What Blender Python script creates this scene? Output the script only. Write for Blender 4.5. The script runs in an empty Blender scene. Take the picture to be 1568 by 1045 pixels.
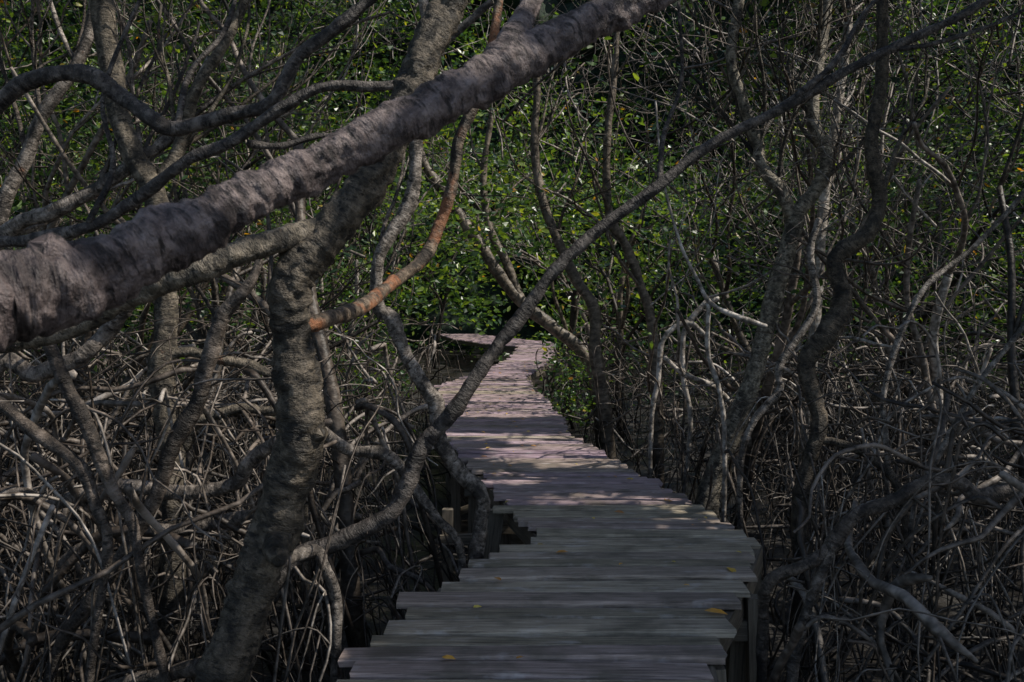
import bpy, math, random
import numpy as np
from mathutils import Vector, noise, Euler
rng=np.random.default_rng(11); random.seed(11)
S=bpy.context.scene
U=rng.uniform
def unit(v): 
    v=np.asarray(v,float); return v/(np.linalg.norm(v,axis=-1,keepdims=True)+1e-12)
SUN=unit([0.62,-0.12,0.78])

# ---------------------------------------------------------------- materials
def newmat(name):
    m=bpy.data.materials.new(name); m.use_nodes=True
    nt=m.node_tree; b=nt.nodes['Principled BSDF']; return m,nt,b
def N(nt,t,**kw):
    n=nt.nodes.new(t)
    for k,v in kw.items(): setattr(n,k,v)
    return n
def ramp(nt,src,stops):
    r=N(nt,'ShaderNodeValToRGB'); e=r.color_ramp.elements
    while len(e)<len(stops): e.new(.5)
    for i,(p,c) in enumerate(stops):
        e[i].position=p; e[i].color=(c[0],c[1],c[2],1) if hasattr(c,'__len__') else (c,c,c,1)
    nt.links.new(src,r.inputs[0]); return r.outputs[0]
def mixc(nt,a,b,fac,mode='MIX'):
    m=N(nt,'ShaderNodeMix',data_type='RGBA',blend_type=mode)
    for i,v in ((0,fac),(6,a),(7,b)):
        if isinstance(v,(int,float)): m.inputs[i].default_value=v
        elif isinstance(v,tuple): m.inputs[i].default_value=(*v,1)
        else: nt.links.new(v,m.inputs[i])
    return m.outputs[2]
def noi(nt,vec,scale,detail=4,rough=.6,mscale=None):
    if mscale:
        mp=N(nt,'ShaderNodeMapping'); mp.inputs['Scale'].default_value=mscale
        nt.links.new(vec,mp.inputs[0]); vec=mp.outputs[0]
    n=N(nt,'ShaderNodeTexNoise'); n.inputs['Scale'].default_value=scale
    n.inputs['Detail'].default_value=detail; n.inputs['Roughness'].default_value=rough
    nt.links.new(vec,n.inputs['Vector']); return n.outputs[0]
def bark(name,dark,mid,light,red=(.22,.095,.045),bump=.6,redamt=.72,lich=.6,rich=False,zlow=.10,rs=(18,18,46)):
    m,nt,b=newmat(name)
    at=N(nt,'ShaderNodeAttribute',attribute_name='bk'); v=at.outputs['Vector']
    rv=N(nt,'ShaderNodeAttribute',attribute_name='rv').outputs['Fac']
    if rich:
        rings=noi(nt,v,1,4,.7,rs); mot=noi(nt,v,17,6,.75); big=noi(nt,v,6,4,.65)
        c=ramp(nt,mot,[(.38,dark),(.5,mid),(.62,light)])
        c=mixc(nt,c,tuple(x*.25 for x in dark),ramp(nt,rings,[(.37,.9),(.46,0)]))
        c=mixc(nt,c,tuple(min(1,x*1.35) for x in light),ramp(nt,big,[(lich,0),(lich+.1,.65)]))
        c=mixc(nt,c,tuple(x*.5 for x in dark),ramp(nt,big,[(.38,.85),(.46,0)]))
        c=mixc(nt,c,red,ramp(nt,noi(nt,v,4.1,4,.65),[(redamt-.08,0),(redamt,.6)]))
    else:
        rings=noi(nt,v,1,2,.6,(14,14,20)); 
        c=ramp(nt,rings,[(.32,dark),(.5,mid),(.7,light)])
        c=mixc(nt,c,tuple(min(1,x*1.3) for x in light),ramp(nt,noi(nt,v,3.3,2,.5),[(.58,0),(.70,.8)]))
    c=mixc(nt,c,ramp(nt,rv,[(0,(.24,.19,.15)),(.5,(.76,.66,.575)),(.85,(1.28,1.18,1.08)),(1,(2.0,1.93,1.82))]),1.0,'MULTIPLY')
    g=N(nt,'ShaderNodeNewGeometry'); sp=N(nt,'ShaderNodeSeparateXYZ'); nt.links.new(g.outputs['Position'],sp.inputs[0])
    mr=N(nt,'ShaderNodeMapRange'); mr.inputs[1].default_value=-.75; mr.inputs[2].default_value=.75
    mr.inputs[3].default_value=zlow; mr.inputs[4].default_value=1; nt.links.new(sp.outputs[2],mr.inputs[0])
    c=mixc(nt,c,mr.outputs[0],1.0,'MULTIPLY')   # tide-stained, mud-wet lower stems, plus low shade painted into the colour
    nt.links.new(c,b.inputs['Base Color']); b.inputs['Roughness'].default_value=.55
    b.inputs['Specular IOR Level'].default_value=.4
    h=rings
    if rich:
        ad=N(nt,'ShaderNodeMath',operation='ADD'); nt.links.new(rings,ad.inputs[0]); nt.links.new(mot,ad.inputs[1]); h=ad.outputs[0]
    bp=N(nt,'ShaderNodeBump'); bp.inputs['Strength'].default_value=bump; bp.inputs['Distance'].default_value=.022
    nt.links.new(h,bp.inputs['Height']); nt.links.new(bp.outputs[0],b.inputs['Normal'])
    return m
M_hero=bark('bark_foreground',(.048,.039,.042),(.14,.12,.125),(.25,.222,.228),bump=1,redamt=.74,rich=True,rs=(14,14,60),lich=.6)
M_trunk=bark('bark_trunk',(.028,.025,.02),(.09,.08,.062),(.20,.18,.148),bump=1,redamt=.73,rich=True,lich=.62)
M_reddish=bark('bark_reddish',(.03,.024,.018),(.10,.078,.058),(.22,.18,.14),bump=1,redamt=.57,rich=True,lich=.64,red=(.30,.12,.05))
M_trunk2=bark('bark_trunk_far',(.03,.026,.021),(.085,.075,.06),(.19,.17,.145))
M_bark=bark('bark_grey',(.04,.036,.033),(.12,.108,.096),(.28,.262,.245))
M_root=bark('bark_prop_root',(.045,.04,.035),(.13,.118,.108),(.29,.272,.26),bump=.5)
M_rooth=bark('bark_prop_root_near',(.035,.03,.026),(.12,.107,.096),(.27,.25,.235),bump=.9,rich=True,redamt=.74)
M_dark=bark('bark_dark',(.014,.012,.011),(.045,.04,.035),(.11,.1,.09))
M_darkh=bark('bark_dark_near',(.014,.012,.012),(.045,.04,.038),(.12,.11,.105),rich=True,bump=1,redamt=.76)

def leafmat(name,stops,trans=.35):
    m,nt,b=newmat(name)
    lv=N(nt,'ShaderNodeAttribute',attribute_name='rv').outputs['Fac']
    c=ramp(nt,lv,stops)
    nt.links.new(c,b.inputs['Base Color']); b.inputs['Roughness'].default_value=.34
    b.inputs['Specular IOR Level'].default_value=.5
    if trans>0:
        t=N(nt,'ShaderNodeBsdfTranslucent'); nt.links.new(mixc(nt,c,(2.9,2.6,.7),1.0,'MULTIPLY'),t.inputs[0])
        ms=N(nt,'ShaderNodeMixShader'); ms.inputs[0].default_value=trans
        nt.links.new(b.outputs[0],ms.inputs[1]); nt.links.new(t.outputs[0],ms.inputs[2])
        nt.links.new(ms.outputs[0],nt.nodes['Material Output'].inputs[0])
    return m
LS=[(0,(.014,.036,.016)),(.5,(.038,.085,.026)),(.85,(.10,.17,.038)),(.985,(.19,.26,.05)),(.997,(.38,.18,.03))]
M_leaf=leafmat('mangrove_leaf',LS)
M_canopy=leafmat('canopy_leaf',LS[:3],0)
M_fallen=leafmat('fallen_leaf',[(0,(.3,.12,.02)),(.5,(.65,.32,.04)),(.8,(.6,.48,.07)),(1,(.12,.06,.02))],.1)

# ---------------------------------------------------------------- buffers
class Buf:
    def __init__(s): s.v=[];s.f=[];s.b=[];s.r=[];s.n=0
def flush(name,buf,mat,parent=None,smooth=True):
    if not buf.v: return None
    V=np.concatenate(buf.v); F=np.concatenate(buf.f); B=np.concatenate(buf.b); R=np.concatenate(buf.r)
    me=bpy.data.meshes.new(name); k=F.shape[1]
    me.vertices.add(len(V)); me.vertices.foreach_set('co',V.astype(np.float32).ravel())
    me.loops.add(F.size); me.loops.foreach_set('vertex_index',F.astype(np.int32).ravel())
    me.polygons.add(len(F)); me.polygons.foreach_set('loop_start',(np.arange(len(F))*k).astype(np.int32))
    me.update(calc_edges=True)
    me.polygons.foreach_set('use_smooth',np.full(len(F),smooth))
    a=me.attributes.new('bk','FLOAT_VECTOR','POINT'); a.data.foreach_set('vector',B.astype(np.float32).ravel())
    a=me.attributes.new('rv','FLOAT','POINT'); a.data.foreach_set('value',R.astype(np.float32))
    me.materials.append(mat)
    o=bpy.data.objects.new(name,me); S.collection.objects.link(o)
    if parent: o.parent=parent
    return o
def cat(P,n):
    P=np.asarray(P,float); P=np.vstack([2*P[0]-P[1],P,2*P[-1]-P[-2]])
    t=np.linspace(0,1,n,endpoint=False)[None,:,None]
    a,b,c,d=[q[:,None,:] for q in (P[:-3],P[1:-2],P[2:-1],P[3:])]
    o=.5*((2*b)+(c-a)*t+(2*a-5*b+4*c-d)*t**2+(3*b-a-3*c+d)*t**3)
    return np.vstack([o.reshape(-1,P.shape[1]),P[-2]])
def tube(buf,pts,sub=3,sides=None,lump=.07,hero=0,rv=None):
    P=cat(pts,sub); X=P[:,:3]; R=np.maximum(P[:,3],.0015)
    rm=R.mean()
    if sides is None: sides=10 if rm>.06 else (7 if rm>.025 else (5 if rm>.01 else 3))
    T=unit(np.gradient(X,axis=0)); w,v=np.linalg.eigh(T.T@T); ref=v[:,0]
    n1=unit(np.cross(T,ref)); n2=np.cross(T,n1)
    s=np.concatenate([[0],np.cumsum(np.linalg.norm(np.diff(X,axis=0),axis=1))])
    th=np.linspace(0,2*np.pi,sides,endpoint=False)
    ph=U(0,6.28,4); a=U(.35,.7)/rm; b=U(.15,.3)/rm
    L=1+lump*(np.sin(s[:,None]*a+ph[0])+.8*np.sin(s[:,None]*b*1.7+th[None]+ph[1])+.6*np.sin(2*th[None]+s[:,None]*b+ph[2]))
    off=U(0,30,3)
    bk=np.stack([rm*np.cos(th)[None]+0*s[:,None],rm*np.sin(th)[None]+0*s[:,None],s[:,None]+0*th[None]],-1)+off
    if hero:
        q=bk.reshape(-1,3); out=np.empty(len(q))
        for i,(x,y,z) in enumerate(q):
            out[i]=.55*noise.noise((x*9,y*9,z*9))+.40*noise.noise((x*20,y*20,z*34))+.22*noise.noise((x*55,y*55,z*70))+.9*max(0,noise.noise((x*9+5,y*9,z*13))-.25)-.06
        L=L+hero*out.reshape(L.shape)
    rr=R[:,None]*L
    V=X[:,None,:]+rr[...,None]*(np.cos(th)[None,:,None]*n1[:,None]+np.sin(th)[None,:,None]*n2[:,None])
    e=X[-1]+T[-1]*R[-1]*.5; e0=X[0]-T[0]*R[0]*.5
    V=np.concatenate([(e0+(V[0]-X[0])*.05)[None],V,(e+(V[-1]-X[-1])*.05)[None]],0); bk=np.concatenate([bk[:1],bk,bk[-1:]],0)
    m=len(V); i=np.arange(m-1)[:,None]*sides; j=np.arange(sides)[None]; k=(j+1)%sides
    F=np.stack([i+j,i+k,i+k+sides,i+j+sides],-1).reshape(-1,4)+buf.n
    V=V.reshape(-1,3); buf.v.append(V); buf.f.append(F); buf.b.append(bk.reshape(-1,3))
    buf.r.append(np.full(len(V),U(0,1) if rv is None else rv)); buf.n+=len(V)

# ---------------------------------------------------------------- boardwalk footprint
LE=np.array([[0,-.72],[4.05,-.70],[4.72,-.61],[5.19,-.50],[5.78,-.265],[6.3,-.02],[6.64,.18],[7.85,-.073],[9.63,-.443],[11.2,-.715],[11.85,-.80],[16.9,-1.22],[18.5,-1.33],[21.5,-.7],[26.9,-.07],[33.9,.29],[36,-1.0],[40,-2.3],[46,-3.4]])
RE=np.array([[0,.78],[4.05,.867],[4.5,.92],[4.89,1.07],[5.5,1.31],[6.49,1.663],[7.7,1.416],[8.85,1.214],[10.77,.833],[11.5,.736],[13.2,.667],[16.3,.5],[18.2,.377],[20.6,.3],[24,.8],[29.6,1.30],[34.9,1.48],[37,1.5],[40,.3],[46,-1.6]])
lx=lambda y: np.interp(y,LE[:,0],LE[:,1]); rx=lambda y: np.interp(y,RE[:,0],RE[:,1])
def blocked(X,m=.12,top=2.3):
    y=X[:,1]; ml=m+np.interp(y,[5.8,6.4,10.5,11.5],[0,.38,.25,0]); mr=m+np.interp(y,[5.5,6.5],[.14,.03])
    ins=(X[:,0]>lx(y)-ml)&(X[:,0]<rx(y)+mr)&(y<46)
    return bool((ins&(X[:,2]<top)&(X[:,2]>-.45)).any())

# ---------------------------------------------------------------- trees
tips=[]
pool=[]
def rperp(d,s):
    v=rng.normal(size=3); v-=d*np.dot(v,d); return unit(v)*s
def grow(buf,p,d,r,L,lev,maxlev,up=.05,wob=.28):
    n=6; pts=[[*p,r]]; d=unit(d); q=np.array(p,float)
    for i in range(1,n+1):
        d=unit(d+rperp(d,wob*U(.3,1))+np.array([0,0,up])); q=q+d*L/n
        pts.append([*q,r*(1-.45*i/n)])
    A=np.array(pts)
    if blocked(A[1:],.05): return
    if A[1:,1].min()<5.0 and abs(A[:,0]).min()<.65*5: 
        if lev>0: return
    tube(buf,A,2 if lev>1 else 3)
    if lev>=maxlev-1: 
        tips.append(A[-1,:3]); tips.append(A[3,:3])
    if lev<maxlev:
        for c in range(rng.integers(2,5) if lev else rng.integers(3,5)):
            k=rng.integers(2,n+1); dd=unit(A[k,:3]-A[k-1,:3])
            grow(buf,A[k,:3],dd+rperp(dd,U(.5,1.0)),A[k,3]*U(.5,.78),L*U(.5,.8),lev+1,maxlev,up,wob*1.15)
def arch(buf,p,az,reach,r,hi=.15,e=1.9):
    z0=p[2]; n=7; pts=[]
    side=U(-.45,.45)*reach; zend=-1.08
    for i in range(n+1):
        t=i/n; s=side*math.sin(t*3.1)
        x=p[0]+math.cos(az)*reach*t-math.sin(az)*s
        y=p[1]+math.sin(az)*reach*t+math.cos(az)*s
        z=z0+hi*math.sin(t*2.2)-(z0-zend+hi*.8)*t**e
        j=.045*min(1,reach)
        pts.append([x+U(-j,j)*(i>0),y+U(-j,j)*(i>0),z+U(-j,j)*(i>0),r*(1-.35*t)])
    A=np.array(pts)
    if blocked(A,.08) or A[:,1].min()<3.3: return False
    tube(buf,A,3)
    for i in (1,2,3,4):
        if A[i,2]>-.6: pool.append((A[i,:3],A[i,3]))
    return True
def tree(name,x,y,h,r,mat,lean=None,maxlev=4,nroot=9):
    buf=Buf(); d=np.array([U(-.3,.3),U(-.3,.3),1.]) if lean is None else np.array(lean)
    p=[x,y,-1.1]; grow(buf,p,d,r,h*.5,0,maxlev)
    for i in range(nroot):
        z=U(-.5,1.1); arch(buf,[x+d[0]*(z+1.1)*.8,y+d[1]*(z+1.1)*.8,z],U(0,6.28),U(.5,1.6),r*U(.2,.38))
    flush(name,buf,mat)

# -- trees along the walk, placed mostly from image coordinates at assumed depths (metres; deck surface is z=0, mud is z=-1)
def hero(name,lines,mat,hero_amt=.0,sub=6,sides=12,rv=None,kids=0,jit=0.012,scale=1.):
    buf=Buf()
    for ln in lines:
        A=np.array(ln,float); A[:,3]*=scale; A[1:-1,:3]+=rng.normal(0,jit,(len(A)-2,3))
        tube(buf,A,sub,sides,lump=.05,hero=hero_amt,rv=rv)
        for i in range(1,len(A)-1):
            if -.5<A[i,2]<1.3 and A[i,1]>3.6: pool.append((A[i,:3],A[i,3]))
        for c in range(kids):
            k=rng.integers(1,len(A)-1)
            if A[k,2]>1.7 and A[k,1]>5.5:
                dd=unit(A[k+1,:3]-A[k,:3])
                grow(buf,A[k,:3],dd+rperp(dd,.9)+np.array([0,.3,.3]),A[k,3]*.4,U(.8,1.6),2,4)
    return flush(name,buf,mat)
A_=[(-1.95,1.0,-1.1,.12),(-1.75,1.15,.1,.11),(-1.3,1.4,1.2,.095),(-.949,1.575,1.517,.086),(-.862,1.65,1.583,.083),(-.787,1.725,1.603,.074),(-.701,1.8,1.658,.064),(-.605,1.875,1.724,.062),(-.499,1.95,1.792,.058),(-.383,2.025,1.866,.055),(-.258,2.1,1.951,.052),(-.122,2.175,2.044,.051),(-.036,2.25,2.108,.057),(.102,2.325,2.197,.050),(.266,2.4,2.292,.048),(.455,2.475,2.405,.045),(.75,2.6,2.56,.04),(1.2,2.8,2.8,.03)]
hero('mangrove_tree',[A_,[(-.036,2.25,2.108,.04),(.0,2.3,2.19,.036),(.05,2.38,2.31,.03),(.12,2.5,2.5,.025)],
   [(-.80,1.74,1.60,.055),(-.805,1.70,1.65,.045),(-.82,1.68,1.672,.025)]],M_hero,.46,32,52,.66,jit=.004,scale=.93)
T1=[(-1.27,3.5,-1.1,.13),(-1.16,3.6,-.25,.105),(-1.054,3.6,.176,.096),(-.970,3.62,.524,.098),(-.862,3.64,.788,.102),(-.773,3.6,1.124,.1),(-.802,3.6,1.436,.09),(-.797,3.55,1.652,.096),(-.658,3.6,1.844,.088),(-.526,3.65,2.048,.076),(-.406,3.7,2.3,.075),(-.334,3.75,2.54,.08),(-.226,3.8,2.80,.075),(-.1,3.9,3.2,.06)]
B_=[(-.60,3.68,1.90,.04),(-.72,3.58,1.845,.05),(-.883,3.5,1.782,.055),(-1.067,3.42,1.70,.055),(-1.274,3.4,1.633,.053),(-1.573,3.4,1.488,.05),(-1.94,3.3,1.35,.05),(-2.5,3.2,.9,.05),(-2.8,3.1,-1.1,.05)]
E_=[(-.82,3.62,1.47,.03),(-.73,3.85,1.497,.04),(-.679,4.35,1.551,.038),(-.589,4.8,1.66,.037),(-.462,5.05,1.80,.036),(-.381,5.1,1.97,.036),(-.32,5.1,2.158,.034),(-.269,5.1,2.43,.032),(-.133,5.1,2.736,.03),(-.05,5.2,3.3,.025)]
hero('mangrove_tree',[T1,
  [(-.86,3.58,.70,.06),(-.84,3.50,.68,.045),(-.835,3.47,.675,.02)],
  [(-.75,3.58,1.1,.05),(-.69,3.54,1.09,.03)]],M_trunk,.42,20,36,.6,jit=.006,scale=.87)
hero('mangrove_tree',[E_],M_reddish,.36,14,18,.85,jit=.006,scale=.9)
hero('mangrove_tree',[B_],M_trunk,.36,14,26,.85,jit=.006,scale=.9)
C_=[(-1.42,4.7,-1.1,.06),(-1.28,4.75,-.1,.055),(-1.07,4.8,.30,.052),(-.861,4.8,.364,.05),(-.637,4.8,.508,.049),(-.509,4.8,.668,.05),(-.413,4.8,.87,.05),(-.269,4.8,1.068,.044),(-.093,4.8,1.292,.041),(.051,4.8,1.51,.04),(.243,4.8,1.734,.038),(.451,4.8,1.932,.036),(.723,4.8,2.14,.033),(.979,4.8,2.332,.031),(1.299,4.8,2.508,.03),(1.587,4.8,2.668,.028),(1.907,4.8,2.812,.027),(2.227,4.8,2.988,.025),(2.6,4.8,3.25,.022)]
C2=[(1.299,4.8,2.508,.022),(1.45,4.8,2.62,.02),(1.62,4.85,2.79,.018),(1.75,4.9,3.0,.014),(1.95,5,3.2,.01)]
C3=[(.723,4.8,2.14,.02),(.74,4.9,2.4,.016),(.86,5,2.7,.012),(.85,5,3.1,.01)]
C4=[(1.9,4.8,2.81,.016),(2.1,4.8,2.80,.014),(2.4,4.85,2.95,.012),(2.7,4.9,3.1,.01)]
hero('mangrove_tree',[C_,C2,C3,C4],M_darkh,.34,12,16,.85,scale=.85)
D_=[(-.33,6.2,-1.1,.06),(-.30,6.2,-.3,.055),(-.2,6.3,.12,.055),(-.206,6.3,.341,.055),(-.374,6.3,.509,.056),(-.470,6.3,.69,.056),(-.487,6.3,.9,.055),(-.605,6.3,1.076,.055),(-.697,6.3,1.244,.055),(-.773,6.3,1.454,.055),(-.86,6.3,1.56,.05),(-.84,6.3,1.85,.045),(-.697,6.3,2.126,.05),(-.638,6.3,2.378,.05),(-.605,6.3,2.67,.045),(-.54,6.3,3.09,.045),(-.6,6.4,3.68,.04)]
hero('mangrove_tree',[D_],M_rooth,.34,12,16,.9,kids=4,scale=.9)
F_=[(-2.08,6,-1.1,.1),(-2.096,6,-.38,.085),(-2.064,6,.22,.08),(-2.088,6,.78,.078),(-2.136,6,1.1,.078),(-2.116,6,1.42,.08),(-2.128,6,1.82,.078),(-2.196,6,2.22,.075),(-2.356,6,2.54,.075),(-2.476,6,3.02,.072),(-2.536,6,3.58,.07)]
L5=[(-2.1,6,1.25,.035),(-1.95,6,1.24,.033),(-1.776,6,1.212,.034),(-1.576,6,1.148,.036),(-1.416,6,1.08,.03),(-1.3,6,.9,.03),(-1.25,6,-1.1,.03)]
L6=[(-1.3,6,.93,.03),(-1.476,6,.908,.036),(-1.656,6,.9,.036),(-1.896,6,.84,.036),(-1.996,6,.70,.034),(-2.05,6,.46,.03),(-2.2,6,-1.1,.03)]
hero('mangrove_tree',[F_,L5,L6,[(-2.2,6,2.25,.05),(-2.05,6,2.5,.045),(-1.95,6,2.9,.04),(-1.7,6.1,3.3,.035),(-1.6,6.2,3.8,.03)]],M_trunk,.3,10,16,.8,kids=4,scale=.92)
G1=[(-3.1,4.4,-1.1,.06),(-2.9,4.4,1,.055),(-2.7,4.5,2.1,.05),(-2.352,4.5,2.51,.045),(-2.172,4.5,2.606,.044),(-1.962,4.5,2.615,.042),(-1.812,4.5,2.525,.042),(-1.632,4.5,2.405,.04),(-1.542,4.5,2.375,.04),(-1.332,4.5,2.405,.038),(-1.122,4.5,2.48,.036),(-.972,4.5,2.69,.035),(-.792,4.5,2.84,.032),(-.552,4.5,3.05,.03)]
G2=[(-2.7,4.4,1.5,.035),(-2.4,4.4,1.80,.032),(-2.172,4.4,1.865,.03),(-1.902,4.4,1.925,.03),(-1.662,4.4,2.045,.032),(-1.452,4.4,2.21,.03),(-1.242,4.4,2.285,.03),(-1.002,4.4,2.48,.028),(-.822,4.4,2.555,.027),(-.552,4.45,2.57,.025),(-.312,4.5,2.735,.022),(-.1,4.5,2.95,.02)]
hero('mangrove_tree',[G1,G2,[(-1.2,4.45,2.29,.02),(-1.05,4.5,2.3,.018),(-.85,4.6,2.33,.015),(-.6,4.7,2.3,.01)],
  [(-1.9,4.4,1.93,.018),(-1.8,4.45,2.2,.015),(-1.86,4.5,2.55,.012),(-1.7,4.6,3.1,.01)],[(-1.54,4.5,2.38,.02),(-1.5,4.6,2.65,.016),(-1.35,4.7,2.9,.014),(-1.3,4.8,3.3,.01)]],M_darkh,.3,12,16,.9,scale=.9)
G3=[(-3.9,6,-1.1,.08),(-3.6,6,1.2,.07),(-3.136,6,1.96,.055),(-2.816,6,2.132,.052),(-2.536,6,2.26,.05),(-2.276,6,2.44,.048),(-2.1,6.1,2.62,.045),(-1.9,6.2,3.1,.04)]
G4=[(-3.7,6.75,-1.1,.08),(-3.65,6.75,1.2,.07),(-3.53,6.75,2.165,.055),(-3.37,6.75,2.57,.055),(-3.213,6.75,2.84,.052),(-2.99,6.75,3.2,.05),(-2.9,6.75,3.56,.05),(-2.8,6.8,4.2,.04)]
hero('mangrove_tree',[G3,G4],M_rooth,.28,9,14,.88,kids=5,scale=.88)
L1=[(-2.0,3.7,1.62,.03),(-1.93,3.85,1.55,.03),(-1.856,3.9,1.424,.03),(-1.791,3.9,1.268,.031),(-1.7,3.9,1.086,.032),(-1.61,3.9,.85,.028),(-1.53,3.9,.70,.025),(-1.48,3.9,.49,.022),(-1.35,3.9,-.2,.02),(-1.3,3.9,-1.1,.02)]
L2=[(-2.3,3.8,1.35,.03),(-2.116,3.9,1.242,.03),(-1.908,3.9,1.073,.028),(-1.739,3.9,.935,.03),(-1.654,3.9,.748,.026),(-1.61,3.9,.566,.022),(-1.72,3.9,0,.02),(-1.7,3.9,-1.1,.02)]
L3=[(-1.15,4.55,1.85,.016),(-1.21,4.5,1.66,.028),(-1.317,4.5,1.505,.042),(-1.377,4.5,1.28,.04),(-1.452,4.5,1.1,.042),(-1.557,4.5,.89,.045),(-1.647,4.5,.665,.04),(-1.782,4.5,.41,.038),(-1.947,4.5,.17,.036),(-2.112,4.5,-.13,.034),(-2.3,4.5,-1.1,.03)]
L4=[(-2.0,5.6,1.68,.05),(-2.084,5.4,1.616,.06),(-2.228,5.4,1.436,.058),(-2.39,5.4,1.274,.056),(-2.606,5.4,1.184,.055),(-2.894,5.4,1.076,.05),(-3.4,5.4,-1.1,.05)]
L7=[(-1.05,4.5,.9,.04),(-1.149,4.8,.844,.04),(-1.277,4.8,.796,.042),(-1.357,4.8,.668,.042),(-1.613,4.8,.636,.04),(-1.9,4.8,.658,.04),(-2.22,4.8,.588,.04),(-2.57,4.8,.49,.04),(-3.1,4.8,-1.1,.03)]
L8=[(-.80,3.75,1.05,.04),(-1.0,5,.95,.04),(-1.136,5.8,.82,.04),(-.996,6,.66,.045),(-.776,6,.62,.04),(-.616,6,.46,.038),(-.476,6,.26,.034),(-.336,6,.10,.03),(-.3,6,-.35,.028),(-.3,6,-1.1,.028)]
L10=[(-.93,3.8,.55,.035),(-1.0,4.3,.395,.034),(-.9,4.5,.404,.032),(-.84,4.5,.35,.03),(-.83,4.5,.2,.03),(-.82,4.5,-.01,.028),(-.85,4.5,-1.1,.028)]
L11=[(-.98,3.75,.35,.05),(-1.1,3.9,.15,.045),(-1.4,4.1,.02,.04),(-1.8,4.2,-.12,.04),(-2.2,4.2,-.4,.035),(-2.5,4.3,-1.1,.03)]
L12=[(-1.2,5.2,.45,.045),(-1.45,5.3,.42,.045),(-1.8,5.3,.35,.042),(-2.1,5.3,.3,.04),(-2.5,5.4,.05,.04),(-2.8,5.4,-1.1,.03)]
for q,r_ in ([L1,L2],.45),([L3],.4),([L4,L7,L12],.78),([L8,L10],.9),([L11],.65): hero('mangrove_prop_roots',q,M_rooth,.36,11,14,r_,scale=.88)
R1=[(1.66,8.25,-1.1,.11),(1.64,8.25,-.25,.1),(1.70,8.25,.04,.09),(1.804,8.25,.37,.088),(2.002,8.25,.81,.085),(2.112,8.25,1.25,.085),(2.233,8.25,1.69,.083),(2.332,8.25,2.13,.083),(2.387,8.25,2.35,.08)]
R1a=[(2.35,8.25,2.3,.06),(2.233,8.25,2.515,.057),(2.096,8.25,2.71,.055),(2.068,8.25,2.90,.055),(1.958,8.25,3.23,.05),(1.859,8.25,3.615,.05),(1.903,8.25,4.11,.045),(2.01,8.3,4.6,.04)]
R1b=[(2.38,8.25,2.3,.065),(2.563,8.25,2.49,.062),(2.629,8.25,2.79,.058),(2.536,8.25,3.12,.055),(2.563,8.25,3.56,.052),(2.70,8.3,4.11,.045),(2.8,8.3,4.7,.04)]
R8=[(2.35,7.5,2.2,.03),(2.28,7.5,1.93,.035),(2.33,7.5,1.53,.036),(2.055,7.5,1.08,.036),(2.03,7.5,.88,.036),(1.83,7.5,.63,.034),(1.75,7.5,.2,.03),(1.8,7.5,-1.1,.03)]
hero('mangrove_tree',[R1,R1a,R1b],M_trunk,.32,10,14,1,kids=7,scale=.95)
R2=[(1.985,6.75,-1.1,.09),(1.998,6.75,-.265,.072),(1.985,6.75,.14,.068),(2.066,6.75,.5,.062),(2.106,6.75,.77,.058),(2.043,6.75,1.13,.07),(2.165,6.75,1.333,.075),(2.255,6.75,1.58,.07),(2.232,6.75,1.85,.06),(2.435,6.75,2.05,.058),(2.547,6.75,2.3,.054),(2.48,6.75,2.66,.05),(2.547,6.75,3.11,.045),(2.547,6.75,3.65,.04),(2.6,6.8,4.2,.03)]
hero('mangrove_tree',[R2,[(2.09,6.75,.62,.035),(2.25,6.7,.6,.033),(2.45,6.6,.5,.03),(2.6,6.5,.2,.03),(2.7,6.5,-1.1,.03)]],M_trunk,.36,10,14,.5,kids=7,scale=.95)
R3=[(3.0,4.5,.9,.045),(2.568,4.5,.74,.042),(2.352,4.5,.704,.04),(2.148,4.5,.674,.04),(2.043,4.5,.755,.04),(1.923,4.5,.755,.038),(1.743,4.5,.65,.037),(1.578,4.5,.575,.037),(1.458,4.5,.44,.04),(1.338,4.5,.35,.036),(1.2,4.55,.26,.035),(1.17,4.6,0,.032),(1.2,4.7,-1.1,.03)]
R3b=[(1.47,4.5,.46,.03),(1.398,4.5,.26,.034),(1.323,4.5,.05,.033),(1.278,4.5,-.175,.032),(1.25,4.5,-1.1,.03)]
R3c=[(3.0,4.5,.9,.045),(3.3,4.4,.2,.05),(3.5,4.4,-1.1,.06)]
hero('mangrove_prop_roots',[R3,R3c],M_rooth,.34,12,14,.45,scale=.85)
hero('mangrove_prop_roots',[R3b],M_rooth,.32,10,14,.75,scale=.8)
R7=[(3.8,6.75,2.7,.02),(3.53,6.75,2.3,.02),(3.2,6.75,1.94,.022),(2.84,6.75,1.67,.025),(2.66,6.75,1.265,.025),(2.547,6.75,.86,.025),(2.57,6.75,.41,.025),(2.6,6.75,-1.1,.025)]
R10=[(3.3,6,1.7,.02),(3.136,6,1.42,.02),(2.864,6,1.06,.02),(2.624,6,.66,.022),(2.46,6,.22,.022),(2.4,6,-1.1,.02)]
W1=[(1.95,9.75,1.2,.03),(1.794,9.75,1.35,.036),(1.6,9.75,1.32,.036),(1.48,9.75,1.125,.034),(1.456,9.75,.8,.033),(1.40,9.75,.345,.03),(1.36,9.75,-1.1,.03)]
W2=[(2.05,9.75,1.6,.04),(1.89,9.75,1.515,.038),(1.729,9.75,1.255,.036),(1.70,9.75,.8,.034),(1.75,9.75,.3,.03),(1.6,9.7,-1.1,.03)]
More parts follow.
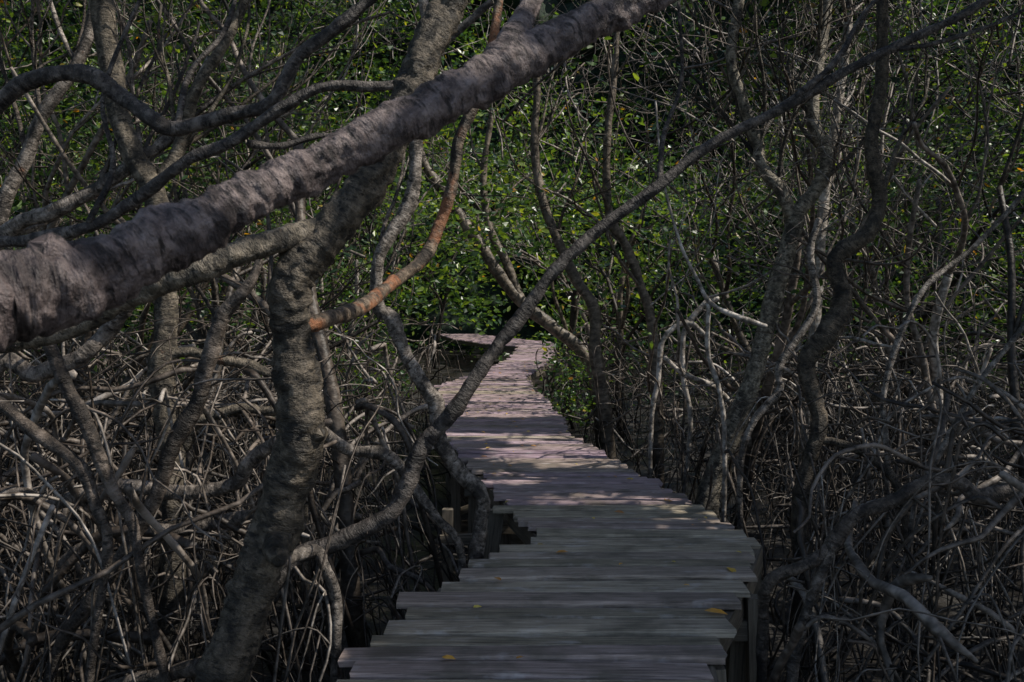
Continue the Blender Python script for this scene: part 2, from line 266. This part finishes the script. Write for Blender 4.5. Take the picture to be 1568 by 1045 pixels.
W3=[(1.95,7.5,1.38,.02),(1.855,7.5,1.43,.03),(1.68,7.5,1.49,.027),(1.505,7.5,1.555,.022),(1.38,7.5,1.78,.017),(1.305,7.5,1.98,.016),(1.205,7.5,2.33,.014),(1.13,7.5,2.63,.012),(1.1,7.5,3.1,.01)]
W4=[(1.505,7.5,1.555,.022),(1.50,7.6,1.2,.024),(1.6,7.6,.88,.025),(1.66,7.6,.4,.025),(1.62,7.6,-1.1,.025)]
hero('mangrove_prop_roots',[R7,R10,R8],M_rooth,.3,8,10,.88,scale=.85)
hero('mangrove_prop_roots',[W1,W2,W3,W4],M_root,.25,8,10,.98,scale=.8)
R5=[(1.4,15,-1.1,.13),(1.3,15,.1,.12),(1.11,15,.73,.115),(.66,15,1.15,.11),(.16,15,1.55,.11),(-.19,15,1.98,.11),(-.44,15,2.38,.105),(-.69,15,2.73,.1),(-.99,15,3.18,.1),(-1.34,15,3.7,.08),(-1.5,15,4.6,.06)]
R5b=[(.16,15,1.55,.07),(-.05,15,2.1,.08),(-.35,15,2.75,.07),(-.45,15,3.5,.06),(-.3,15,4.5,.05)]
R6=[(1.25,12,-1.1,.11),(1.15,12,.2,.1),(1.05,12,.94,.09),(1.02,12,1.46,.085),(.77,12,1.86,.08),(.544,12,2.34,.07),(.35,12,2.86,.065),(.27,12,3.5,.06),(.3,12,4.3,.05),(.13,12,5.3,.04)]
R6b=[(1.8,12,-1.1,.09),(1.78,12,.4,.085),(1.73,12,1.26,.075),(1.61,12,1.74,.07),(1.41,12,2.22,.068),(1.21,12,2.62,.065),(1.17,12,3.42,.06),(1.25,12,4.3,.05),(1.3,12,5.2,.04)]
for q in ([R5,R5b],[R6],[R6b]): hero('mangrove_tree',q,M_trunk2,.25,7,12,.75,kids=7,scale=.85)
hero('mangrove_tree',[[(3.1,10.5,-1.1,.09),(3.2,10.5,.5,.08),(3.26,10.5,1.65,.07),(3.35,10.5,2.7,.065),(3.47,10.5,3.54,.06),(3.577,10.5,4.52,.055),(3.6,10.5,5.5,.04)]],M_bark,.2,8,12,1,kids=9,scale=.85)

# -- the rest of the stand
placed=[(-.7,3.6),(-2.1,6),(1.9,8.2),(2.0,6.7),(-3.5,6.3)]
cnt=0; tries=0
while cnt<78 and tries<4000:
    tries+=1
    y=6.5+31*U(0,1)**1.25; x=U(-1,1)*(.56*y+2.5)
    if blocked(np.array([[x,y,0.]]),.8 if y<15 else .5): continue
    if 18.5<y<36 and lx(y)-2.6<x<lx(y): continue
    if any((x-a)**2+(y-b)**2<(1.0+.02*y)**2 for a,b in placed): continue
    placed.append((x,y)); cnt+=1
    m=[M_bark,M_trunk2,M_root,M_dark,M_trunk2][rng.integers(0,5)]
    tree('mangrove_tree',x,y,U(6,10),U(.035,.08)+.001*y,m,maxlev=4 if y<18 else 3,nroot=10 if y<20 else 4)

# -- tangle of prop roots
def wander(buf,x,y,z,r,L,slope):
    az=U(0,6.28); n=8; q=np.array([x,y,z]); d=unit([math.cos(az),math.sin(az),slope]); pts=[[*q,r*.35]]
    for i in range(n):
        d=unit(d+rperp(d,.45)+np.array([0,0,-.03])); q=q+d*L/n; pts.append([*q,r*(1-.6*(i+1)/n)])
    A=np.array(pts)
    if blocked(A,.08) or A[:,1].min()<3.6 or A[:,2].max()>2.1: return
    A[:,2]=np.maximum(A[:,2],-1.05); tube(buf,A,2)
    for i in (2,4,6):
        if A[i,2]>-.5: pool.append((A[i,:3],A[i,3]))
rb=[Buf(),Buf()]
for i in range(7000):
    y=3.9+19*U(0,1)**1.35; x=U(-1,1)*(.56*y+1.0)
    if blocked(np.array([[x,y,0.]]),.05): continue
    b=rb[0 if x<(lx(y)+rx(y))/2 else 1]; k=U()
    r=(.006+.018*U()**2)*(1.4 if U()<.15 else 1)
    if k<.66:
        if U()<.72 and pool:
            p,pr=pool[rng.integers(0,len(pool))]
            if p[1]>15 and U()<.5: continue
            arch(b,list(p),U(0,6.28),U(.25,1.5),min(pr*.75,max(r,.008)),U(0,.25),U(1.3,2.3))
        else: arch(b,[x,y,-.7+2.0*U()**1.3],U(0,6.28),U(.3,1.6),r,U(0,.3),U(1.3,2.3))
    elif k<.94: wander(b,x,y,-.8+2.1*U()**1.2,r,U(.6,2.4),U(-.6,.6))
    else:
        z=U(-.2,1.0); a_,b_=U(-.12,.12,2); A=np.array([[x+a_*j+U(-.03,.03),y+b_*j,z-(z+1.1)*j/5,r*.55] for j in range(6)])
        if not blocked(A,.08): tube(b,A,2)
for b in rb: flush('mangrove_prop_roots',b,M_root)
# thin bare twigs and saplings at eye level and above
tb=Buf()
for i in range(800):
    y=8+20*U(); x=U(-1,1)*(.54*y+1.0)
    if x<-.5 and U()<.4: continue
    z=U(.3,.32*y+1.6)
    if x>lx(y)-.5 and x<rx(y)+.5: z=max(z,2.6+U(0,1))
    if -.1*y<x<.14*y and U()<.5: continue
    d=np.array([U(-.9,.9),U(-.7,.7),U(-.1,1)]); grow(tb,[x,y,z],d,U(.006,.016)+.0002*y,U(1,2.8),3,4,up=.06,wob=.33)
flush('mangrove_twigs',tb,M_root)

# ---------------------------------------------------------------- foliage
def leaves(name,C,size,mat,gaps=True,flat=False,six=True,wid=(.19,.27)):
    n=len(C)
    if gaps:
        keep=np.ones(n,bool)
        for T,ra,rb_ in GAPS:
            w=C-np.array(T); t=w@SUN; perp=w-t[:,None]*SUN
            keep&=~((t>max(.05,.3*(ra if ra>1 else 0)))&((perp[:,0]/ra)**2+(perp[:,1]/rb_)**2+(perp[:,2]/max(ra,rb_))**2*.6<1))
        C=C[keep]; size=size[keep]; n=len(C)
    a=rng.normal(size=(n,3)); a[:,2]=a[:,2]*.5+.1
    nn=rng.normal(size=(n,3))*.75+np.array([.15,-.1,.8])
    if flat: a[:,2]=0; nn=np.tile([0,0,1.],(n,1))+rng.normal(size=(n,3))*.12
    a=unit(a); b=unit(np.cross(nn,a)); u=np.cross(a,b)
    s=size[:,None]; w=s*U(*wid,(n,1))
    if six: V=np.stack([C,C+a*s*.3+b*w+u*s*.06,C+a*s*.7+b*w*.85+u*s*.04,C+a*s-u*s*.08,C+a*s*.7-b*w*.85+u*s*.04,C+a*s*.3-b*w+u*s*.06],1).reshape(-1,3); k=6
    else: V=np.stack([C,C+a*s*.5+b*w*1.25+u*s*.05,C+a*s-u*s*.06,C+a*s*.5-b*w*1.25+u*s*.05],1).reshape(-1,3); k=4
    F=np.arange(n*k).reshape(n,k)
    cv=np.clip(U(0,1,n),0,1)
    buf=Buf(); buf.v=[V]; buf.f=[F]; buf.b=[V]; buf.r=[np.repeat(cv,k)]
    return flush(name,buf,mat,smooth=False)
GAPS=[((-.05,11.4,0),1.6,.34),((.3,9.4,0),.8,.09),((.0,10.4,0),.4,.05),
 ((-.66,6.3,2.25),.3,.3),((-2.1,6,.95),.28,.35),((-1.5,6,1.1),.35,.3),((-3.3,6.75,2.7),.5,.5),((-.75,6.3,1.3),.18,.18),((-1.8,4.8,.65),.3,.15),((-1.1,3.42,1.7),.3,.12),
 ((1.6,9.75,1.2),.8,.8),((1.75,7.5,1.48),.4,.35),((1.95,7.5,.8),.35,.35),((2.05,8.25,3.0),.5,.5),((3.5,10.5,3.8),.6,.5),((2.5,6.75,1.2),.3,.3),((2.2,8,.4),.4,.4),((3.2,8,1),.4,.4),
 ((1.2,17,4.5),2.8,2.8),((.2,20,4.0),2.8,2.8),((2.2,14,3.4),1.4,1.4),((-.3,24,6.5),3.6,3.4),((2.5,24,7),4.2,3.4),((-.5,15,3.4),1.5,1.5),((1,30,6),5,4.5),((0,27,3),2.8,2.8),((.6,12.5,3.6),1,1),((1,40,8),7,6),
 ((-.83,1.70,1.66),.09,.07),((-5,16,4.5),1.5,1.5),((-8,22,6),1.7,1.6),((7,20,6),1.2,1.2),((-4,24,5),1.6,1.6),((-10,28,8),1.8,1.8),((-6,20,2.5),1.0,1.0)]
ng=0
while ng<620:
    y=4.2+24*U()**1.2; x=U(-1,1)*.55*y; z=U(-.1,.28*y+1) if U()<.5 else U(-.2,1.4)
    t=z/SUN[2]; g=np.array([x,y,z])-t*SUN
    on=lx(g[1])-.2<g[0]<rx(g[1])+.2
    if on and (g[1]<24): continue
    rr=U(.06,.2)+.008*y; GAPS.append(((x,y,z),rr,rr*U(.7,1.2))); ng+=1
cl=[];sz=[]
def addclusters(P,n,rad,s):
    for p in P:
        k=max(4,int(n*U(.5,1.4))); q=p+rng.normal(0,1,(k,3))*np.array([rad,rad,rad*.6])*U(.6,1.3)
        cl.append(q); sz.append(U(.75,1.2,k)*s)
def clearing(C):  # open water and the deck corridor carry no low leaves
    x,y,z=C.T
    return ~(((x>lx(y)-.2)&(x<rx(y)+.2)&(z<1.9)&(y<46)&(z>-.6))|((y>19)&(y<42)&(x>lx(y)-3.2)&(x<lx(y))&(z<.75)))
TP=np.array(tips); TP=TP[(TP[:,1]>8.5)&(TP[:,2]>1.2)]
if len(TP)>6000: TP=TP[rng.permutation(len(TP))[:6000]]
addclusters(TP,7,.20,.10)
P=[]
while len(P)<330:   # leafy crowns in the clearing beyond the bend
    y=U(13,24); x=U(-.09,.17)*y; z=U(.06,.30)*y+1.5; P.append((x,y,z))
addclusters(P,20,.33,.13)
C=np.concatenate(cl); Z=np.concatenate(sz); ok=clearing(C)
leaves('mangrove_foliage',C[ok],Z[ok],M_leaf)
cl=[];sz=[];P=[]
while len(P)<5000:
    y=13+37*U()**.8; x=U(-1,1)*(.56*y+3); z=U(-.8,.36*y+3.5)
    if z<1.3 and y<19: continue
    if y<19 and U()<.5: continue
    if x>2.5 and y<24 and U()<.55: continue
    P.append((x,y,z))
for p in P: addclusters([p],24,.32+.006*p[1],.085+.0045*p[1])
C=np.concatenate(cl); Z=np.concatenate(sz); ok=clearing(C)
leaves('mangrove_foliage',C[ok],Z[ok],M_leaf,six=False)
# canopy roof over the walk
cl=[];sz=[];P=[]
while len(P)<4100:
    y=U(1.5,52); x=U(-.56*y-8,.56*y+13); z=1.58+.33*max(y,0)+.9+U(0,3.2)
    z=max(z,U(4.3,7.5))
    if y<12 and U()<.35: continue
    P.append((x,y,z))
addclusters(P,19,.5,.37)
P=[]   # unseen leaf clusters added along the sun rays to shade the deck
while len(P)<1150:
    y=.5+28*U()**1.15
    if 11.12<y<11.7: continue
    x=U(lx(y)-.4,rx(y)+.4); z=max(5.2,1.58+.33*y+1.0)+U(0,1.2); P.append(np.array([x,y,0])+SUN*z/SUN[2])
addclusters(P,22,.36,.29)
leaves('canopy_foliage',np.concatenate(cl),np.concatenate(sz),M_canopy,six=False,wid=(.22,.3))
# low foliage beside the deck, around 13-20 m
cl=[];sz=[]
addclusters([(U(.75,1.3),U(13.5,17),U(-.1,.9)) for i in range(28)]+[(U(-3.2,-1.6),U(12,18),U(-.3,.8)) for i in range(50)],22,.16,.09)
C=np.concatenate(cl); ok=~((C[:,0]>lx(C[:,1])-.02)&(C[:,0]<rx(C[:,1])-.1)); leaves('mangrove_sapling',C[ok],np.concatenate(sz)[ok],M_leaf)

# distant forest behind the stand
nu,nv=260,50; V=[];
for i in range(nu):
    a=math.radians(-85+170*i/(nu-1))
    for j in range(nv):
        h=-1.2+24*j/(nv-1); R=54+4*noise.noise((a*9,h*.25,0))+2.2*noise.noise((a*30,h*.9,3))+U(-.5,.5)
        top=2.5*noise.noise((a*14,1,9))
        V.append((math.sin(a)*R,math.cos(a)*R,h+(top*(j/(nv-1)))))
V=np.array(V); i=np.arange(nu-1)[:,None]*nv; j=np.arange(nv-1)[None]
F=np.stack([i+j,i+j+1,i+j+1+nv,i+j+nv],-1).reshape(-1,4)
fb=Buf(); fb.v=[V]; fb.f=[F]; fb.b=[V]; fb.r=[U(0,1,len(V))]
mf,nt,b=newmat('distant_forest'); g=N(nt,'ShaderNodeNewGeometry')
nt.links.new(ramp(nt,noi(nt,g.outputs['Position'],2.2,4,.7),[(.35,(.003,.007,.004)),(.6,(.014,.032,.014)),(.75,(.06,.10,.03))]),b.inputs['Base Color']); b.inputs['Roughness'].default_value=.9  # greens kept very dark, deep forest shade put into the colour
flush('distant_forest',fb,mf)

# ---------------------------------------------------------------- mud
gx=np.concatenate([-np.geomspace(900,14,24),np.linspace(-13,13,150),np.geomspace(14,900,24)])
gy=np.concatenate([-np.geomspace(900,5,20),np.linspace(-4,28,170),np.geomspace(29,900,24)])
GX,GY=np.meshgrid(gx,gy,indexing='ij'); GZ=np.array([noise.noise((x*1.3,y*1.3,0))*.09+noise.noise((x*4,y*4,5))*.035 if abs(x)<14 and -5<y<29 else 0 for x,y in zip(GX.ravel(),GY.ravel())])-1.0
V=np.stack([GX.ravel(),GY.ravel(),GZ],-1); ni,nj=len(gx),len(gy); i=np.arange(ni-1)[:,None]*nj; j=np.arange(nj-1)[None]
F=np.stack([i+j,i+j+nj,i+j+1+nj,i+j+1],-1).reshape(-1,4)
gb=Buf(); gb.v=[V]; gb.f=[F]; gb.b=[V]; gb.r=[np.zeros(len(V))]
mg,nt,b=newmat('mud'); g=N(nt,'ShaderNodeNewGeometry'); pv=g.outputs['Position']
nt.links.new(ramp(nt,noi(nt,pv,3,4,.7),[(.3,(.008,.007,.006)),(.6,(.022,.019,.016)),(.75,(.038,.032,.025))]),b.inputs['Base Color'])
nt.links.new(ramp(nt,noi(nt,pv,1.1,2,.5),[(.45,.3),(.6,.85)]),b.inputs['Roughness'])
bp=N(nt,'ShaderNodeBump'); bp.inputs['Strength'].default_value=.6; bp.inputs['Distance'].default_value=.04
nt.links.new(noi(nt,pv,14,3,.7),bp.inputs['Height']); nt.links.new(bp.outputs[0],b.inputs['Normal'])
flush('ground',gb,mg)

# ---------------------------------------------------------------- boardwalk
root=bpy.data.objects.new('wooden_boardwalk',None); S.collection.objects.link(root)
mw,nt,b=newmat('weathered_plank')
v=N(nt,'ShaderNodeAttribute',attribute_name='bk').outputs['Vector']; rv=N(nt,'ShaderNodeAttribute',attribute_name='rv').outputs['Fac']
grain=noi(nt,v,1,6,.7,(3,80,50)); blot=noi(nt,v,2.6,4,.6); 
c=ramp(nt,grain,[(.36,(.14,.128,.12)),(.5,(.38,.352,.335)),(.64,(.56,.525,.51))])
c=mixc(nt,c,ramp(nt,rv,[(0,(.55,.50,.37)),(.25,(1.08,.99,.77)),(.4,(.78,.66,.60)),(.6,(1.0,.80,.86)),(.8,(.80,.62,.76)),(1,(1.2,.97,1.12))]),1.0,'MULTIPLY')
c=mixc(nt,c,(.09,.08,.055),ramp(nt,blot,[(.48,0),(.68,.72)]))
c=mixc(nt,c,(.60,.55,.53),ramp(nt,noi(nt,v,5,4,.6,(1,2,1)),[(.58,0),(.72,.5)]))
nt.links.new(c,b.inputs['Base Color']); b.inputs['Roughness'].default_value=.62; b.inputs['Specular IOR Level'].default_value=.35
bp=N(nt,'ShaderNodeBump'); bp.inputs['Strength'].default_value=.7; bp.inputs['Distance'].default_value=.006
nt.links.new(grain,bp.inputs['Height']); nt.links.new(bp.outputs[0],b.inputs['Normal'])
def box(buf,c,half,ax=None,rv=None,nx=1):
    ax=np.eye(3) if ax is None else ax
    off=U(0,20,3); xs=np.linspace(-1,1,nx+1)
    prof=[(-1,-1),(1,-1),(1,.3),(.88,1),(-.88,1),(-1,.3)]
    bow=U(-.006,.006); L=[]
    for x in xs:
        e=U(-.003,.003)
        for (a,bb) in prof:
            L.append((x*half[0]+(U(-.008,.008) if abs(x)==1 and nx>2 else 0),a*half[1]+e,bb*half[2]+bow*(1-x*x)))
    L=np.array(L); V=np.array(c)+L@ax; k=len(prof); F=[]
    for i in range(nx):
        for j in range(k): F.append([i*k+j,i*k+(j+1)%k,(i+1)*k+(j+1)%k,(i+1)*k+j])
    for base in (0,nx*k):
        F+= [[base,base+1,base+2,base+5],[base+5,base+2,base+3,base+4]]
    F=np.array(F)+buf.n
    buf.v.append(V); buf.f.append(F); buf.b.append(L+off); buf.r.append(np.full(len(V),U(0,1) if rv is None else rv)); buf.n+=len(V)
def rotax(yaw=0,pitch=0,roll=0): return np.array(Euler((roll,pitch,yaw)).to_matrix()).T
pb=Buf(); y=.6
while y<46:
    w=U(.145,.22); c=y+w/2; l=lx(c); r=rx(c)
    l-=U(-.045,.06)+(.09 if U()<.15 else 0); r+=U(-.06,.05)
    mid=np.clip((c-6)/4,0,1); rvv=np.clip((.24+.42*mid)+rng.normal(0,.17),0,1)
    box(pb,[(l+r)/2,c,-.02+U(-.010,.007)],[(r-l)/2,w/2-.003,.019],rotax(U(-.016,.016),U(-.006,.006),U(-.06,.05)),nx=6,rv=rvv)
    y+=w+U(.022,.044)
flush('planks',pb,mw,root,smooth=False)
bb=Buf()
def beam(p,q,hw,hh,buf,rv=.3):
    p=np.array(p,float); q=np.array(q,float); d=q-p; L=np.linalg.norm(d); a=d/L
    up=np.array([0,0,1.]) if abs(a[2])<.9 else np.array([0,1.,0]); s=unit(np.cross(up,a)); u=np.cross(a,s)
    box(buf,(p+q)/2,[L/2,hw,hh],np.array([a,s,u]),rv=rv,nx=2)
md,nt,b=newmat('dark_beam')
v=N(nt,'ShaderNodeAttribute',attribute_name='bk').outputs['Vector']
nt.links.new(ramp(nt,noi(nt,v,1,4,.7,(3,60,60)),[(.3,(.05,.041,.03)),(.7,(.22,.185,.14))]),b.inputs['Base Color']); b.inputs['Roughness'].default_value=.75
for E,sg in ((LE,1),(RE,-1)):
    for k in range(len(E)-1):
        p=(E[k,1]+sg*.03,E[k,0],-.112); q=(E[k+1,1]+sg*.03,E[k+1,0],-.112)
        beam(p,q,.03,.065,bb)
flush('stringer_beams',bb,md,root,smooth=False)
bp_=Buf()
for yy in [2.2,4.3,5.45,7.9,9.4,11,13,15,17,19,21.5,24,27,30,33]:
    l=lx(yy)+.02; r=rx(yy)-.03
    beam((l-.08,yy,-.24),(r+.10,yy+U(-.05,.05),-.24),.035,.055,bp_)
    for x in (l+.01,r+.03):
        beam((x+U(-.08,.08),yy+.09,-1.25),(x,yy+.09,-.06),.05,.05,bp_)
    if U()<.6: beam((l,yy+.16,-.85),(r,yy+.16,-.35),.018,.04,bp_)
beam((1.62,6.55,-1.25),(1.6,6.55,-.06),.05,.05,bp_); beam((.25,6.75,-1.25),(.25,6.75,-.06),.05,.05,bp_)
beam((-.26,7.6,-1.2),(-.12,7.6,-.05),.06,.04,bp_)
beam((-.62,8.3,-.45),(.3,8.25,-.42),.03,.04,bp_)
beam((-.55,8.35,-1.2),(-.55,8.35,-.2),.045,.045,bp_)
beam((1.36,5.4,-1.3),(1.33,5.42,-.06),.04,.05,bp_); beam((1.13,4.6,-1.3),(1.09,4.65,-.30),.05,.05,bp_)
flush('posts_and_crossbeams',bp_,md,root,smooth=False)

C=[(.97,4.95,.006),(1.27,5.75,.006),(1.2,7.65,.006),(.9,7.0,.006),(.35,6.1,.006),(1.0,8.6,.006),(-.2,5.0,.006),(.6,9.4,.006),(.3,10.6,.006)]
C=C+[(float(lx(y)+ (rx(y)-lx(y))*U()),y,.008) for y in 4+22*U(0,1,110)]
leaves('fallen_leaves',np.array(C)+np.array([0,0,.006]),np.concatenate([[.12,.11,.09],U(.03,.08,len(C)-3)]),M_fallen,gaps=False,flat=True)

# ---------------------------------------------------------------- light, sky, camera
W=bpy.data.worlds.new('World'); S.world=W; W.use_nodes=True; nt=W.node_tree
sky=nt.nodes.new('ShaderNodeTexSky'); sky.sky_type='NISHITA'; sky.sun_disc=False
el=math.asin(SUN[2]); azc=math.atan2(SUN[0],SUN[1]); sky.sun_elevation=el; sky.sun_rotation=azc
nt.links.new(sky.outputs[0],nt.nodes['Background'].inputs[0]); nt.nodes['Background'].inputs[1].default_value=.15
sl=bpy.data.lights.new('sun','SUN'); sl.energy=5; sl.angle=math.radians(.5); sl.color=(1,.94,.84)
so=bpy.data.objects.new('sun',sl); S.collection.objects.link(so); so.rotation_euler=Vector(-SUN).to_track_quat('-Z','Y').to_euler()
cd=bpy.data.cameras.new('camera'); co=bpy.data.objects.new('camera',cd); S.collection.objects.link(co); S.camera=co
co.location=(0,0,1.58); co.rotation_euler=(math.radians(90),0,0); cd.sensor_width=36; cd.lens=34.44; cd.shift_y=-.0399
cd.clip_start=.05; cd.clip_end=3000
cd.dof.use_dof=True; cd.dof.focus_distance=8.5; cd.dof.aperture_fstop=9
S.view_settings.view_transform='Standard'; S.view_settings.look='None'; S.view_settings.exposure=0
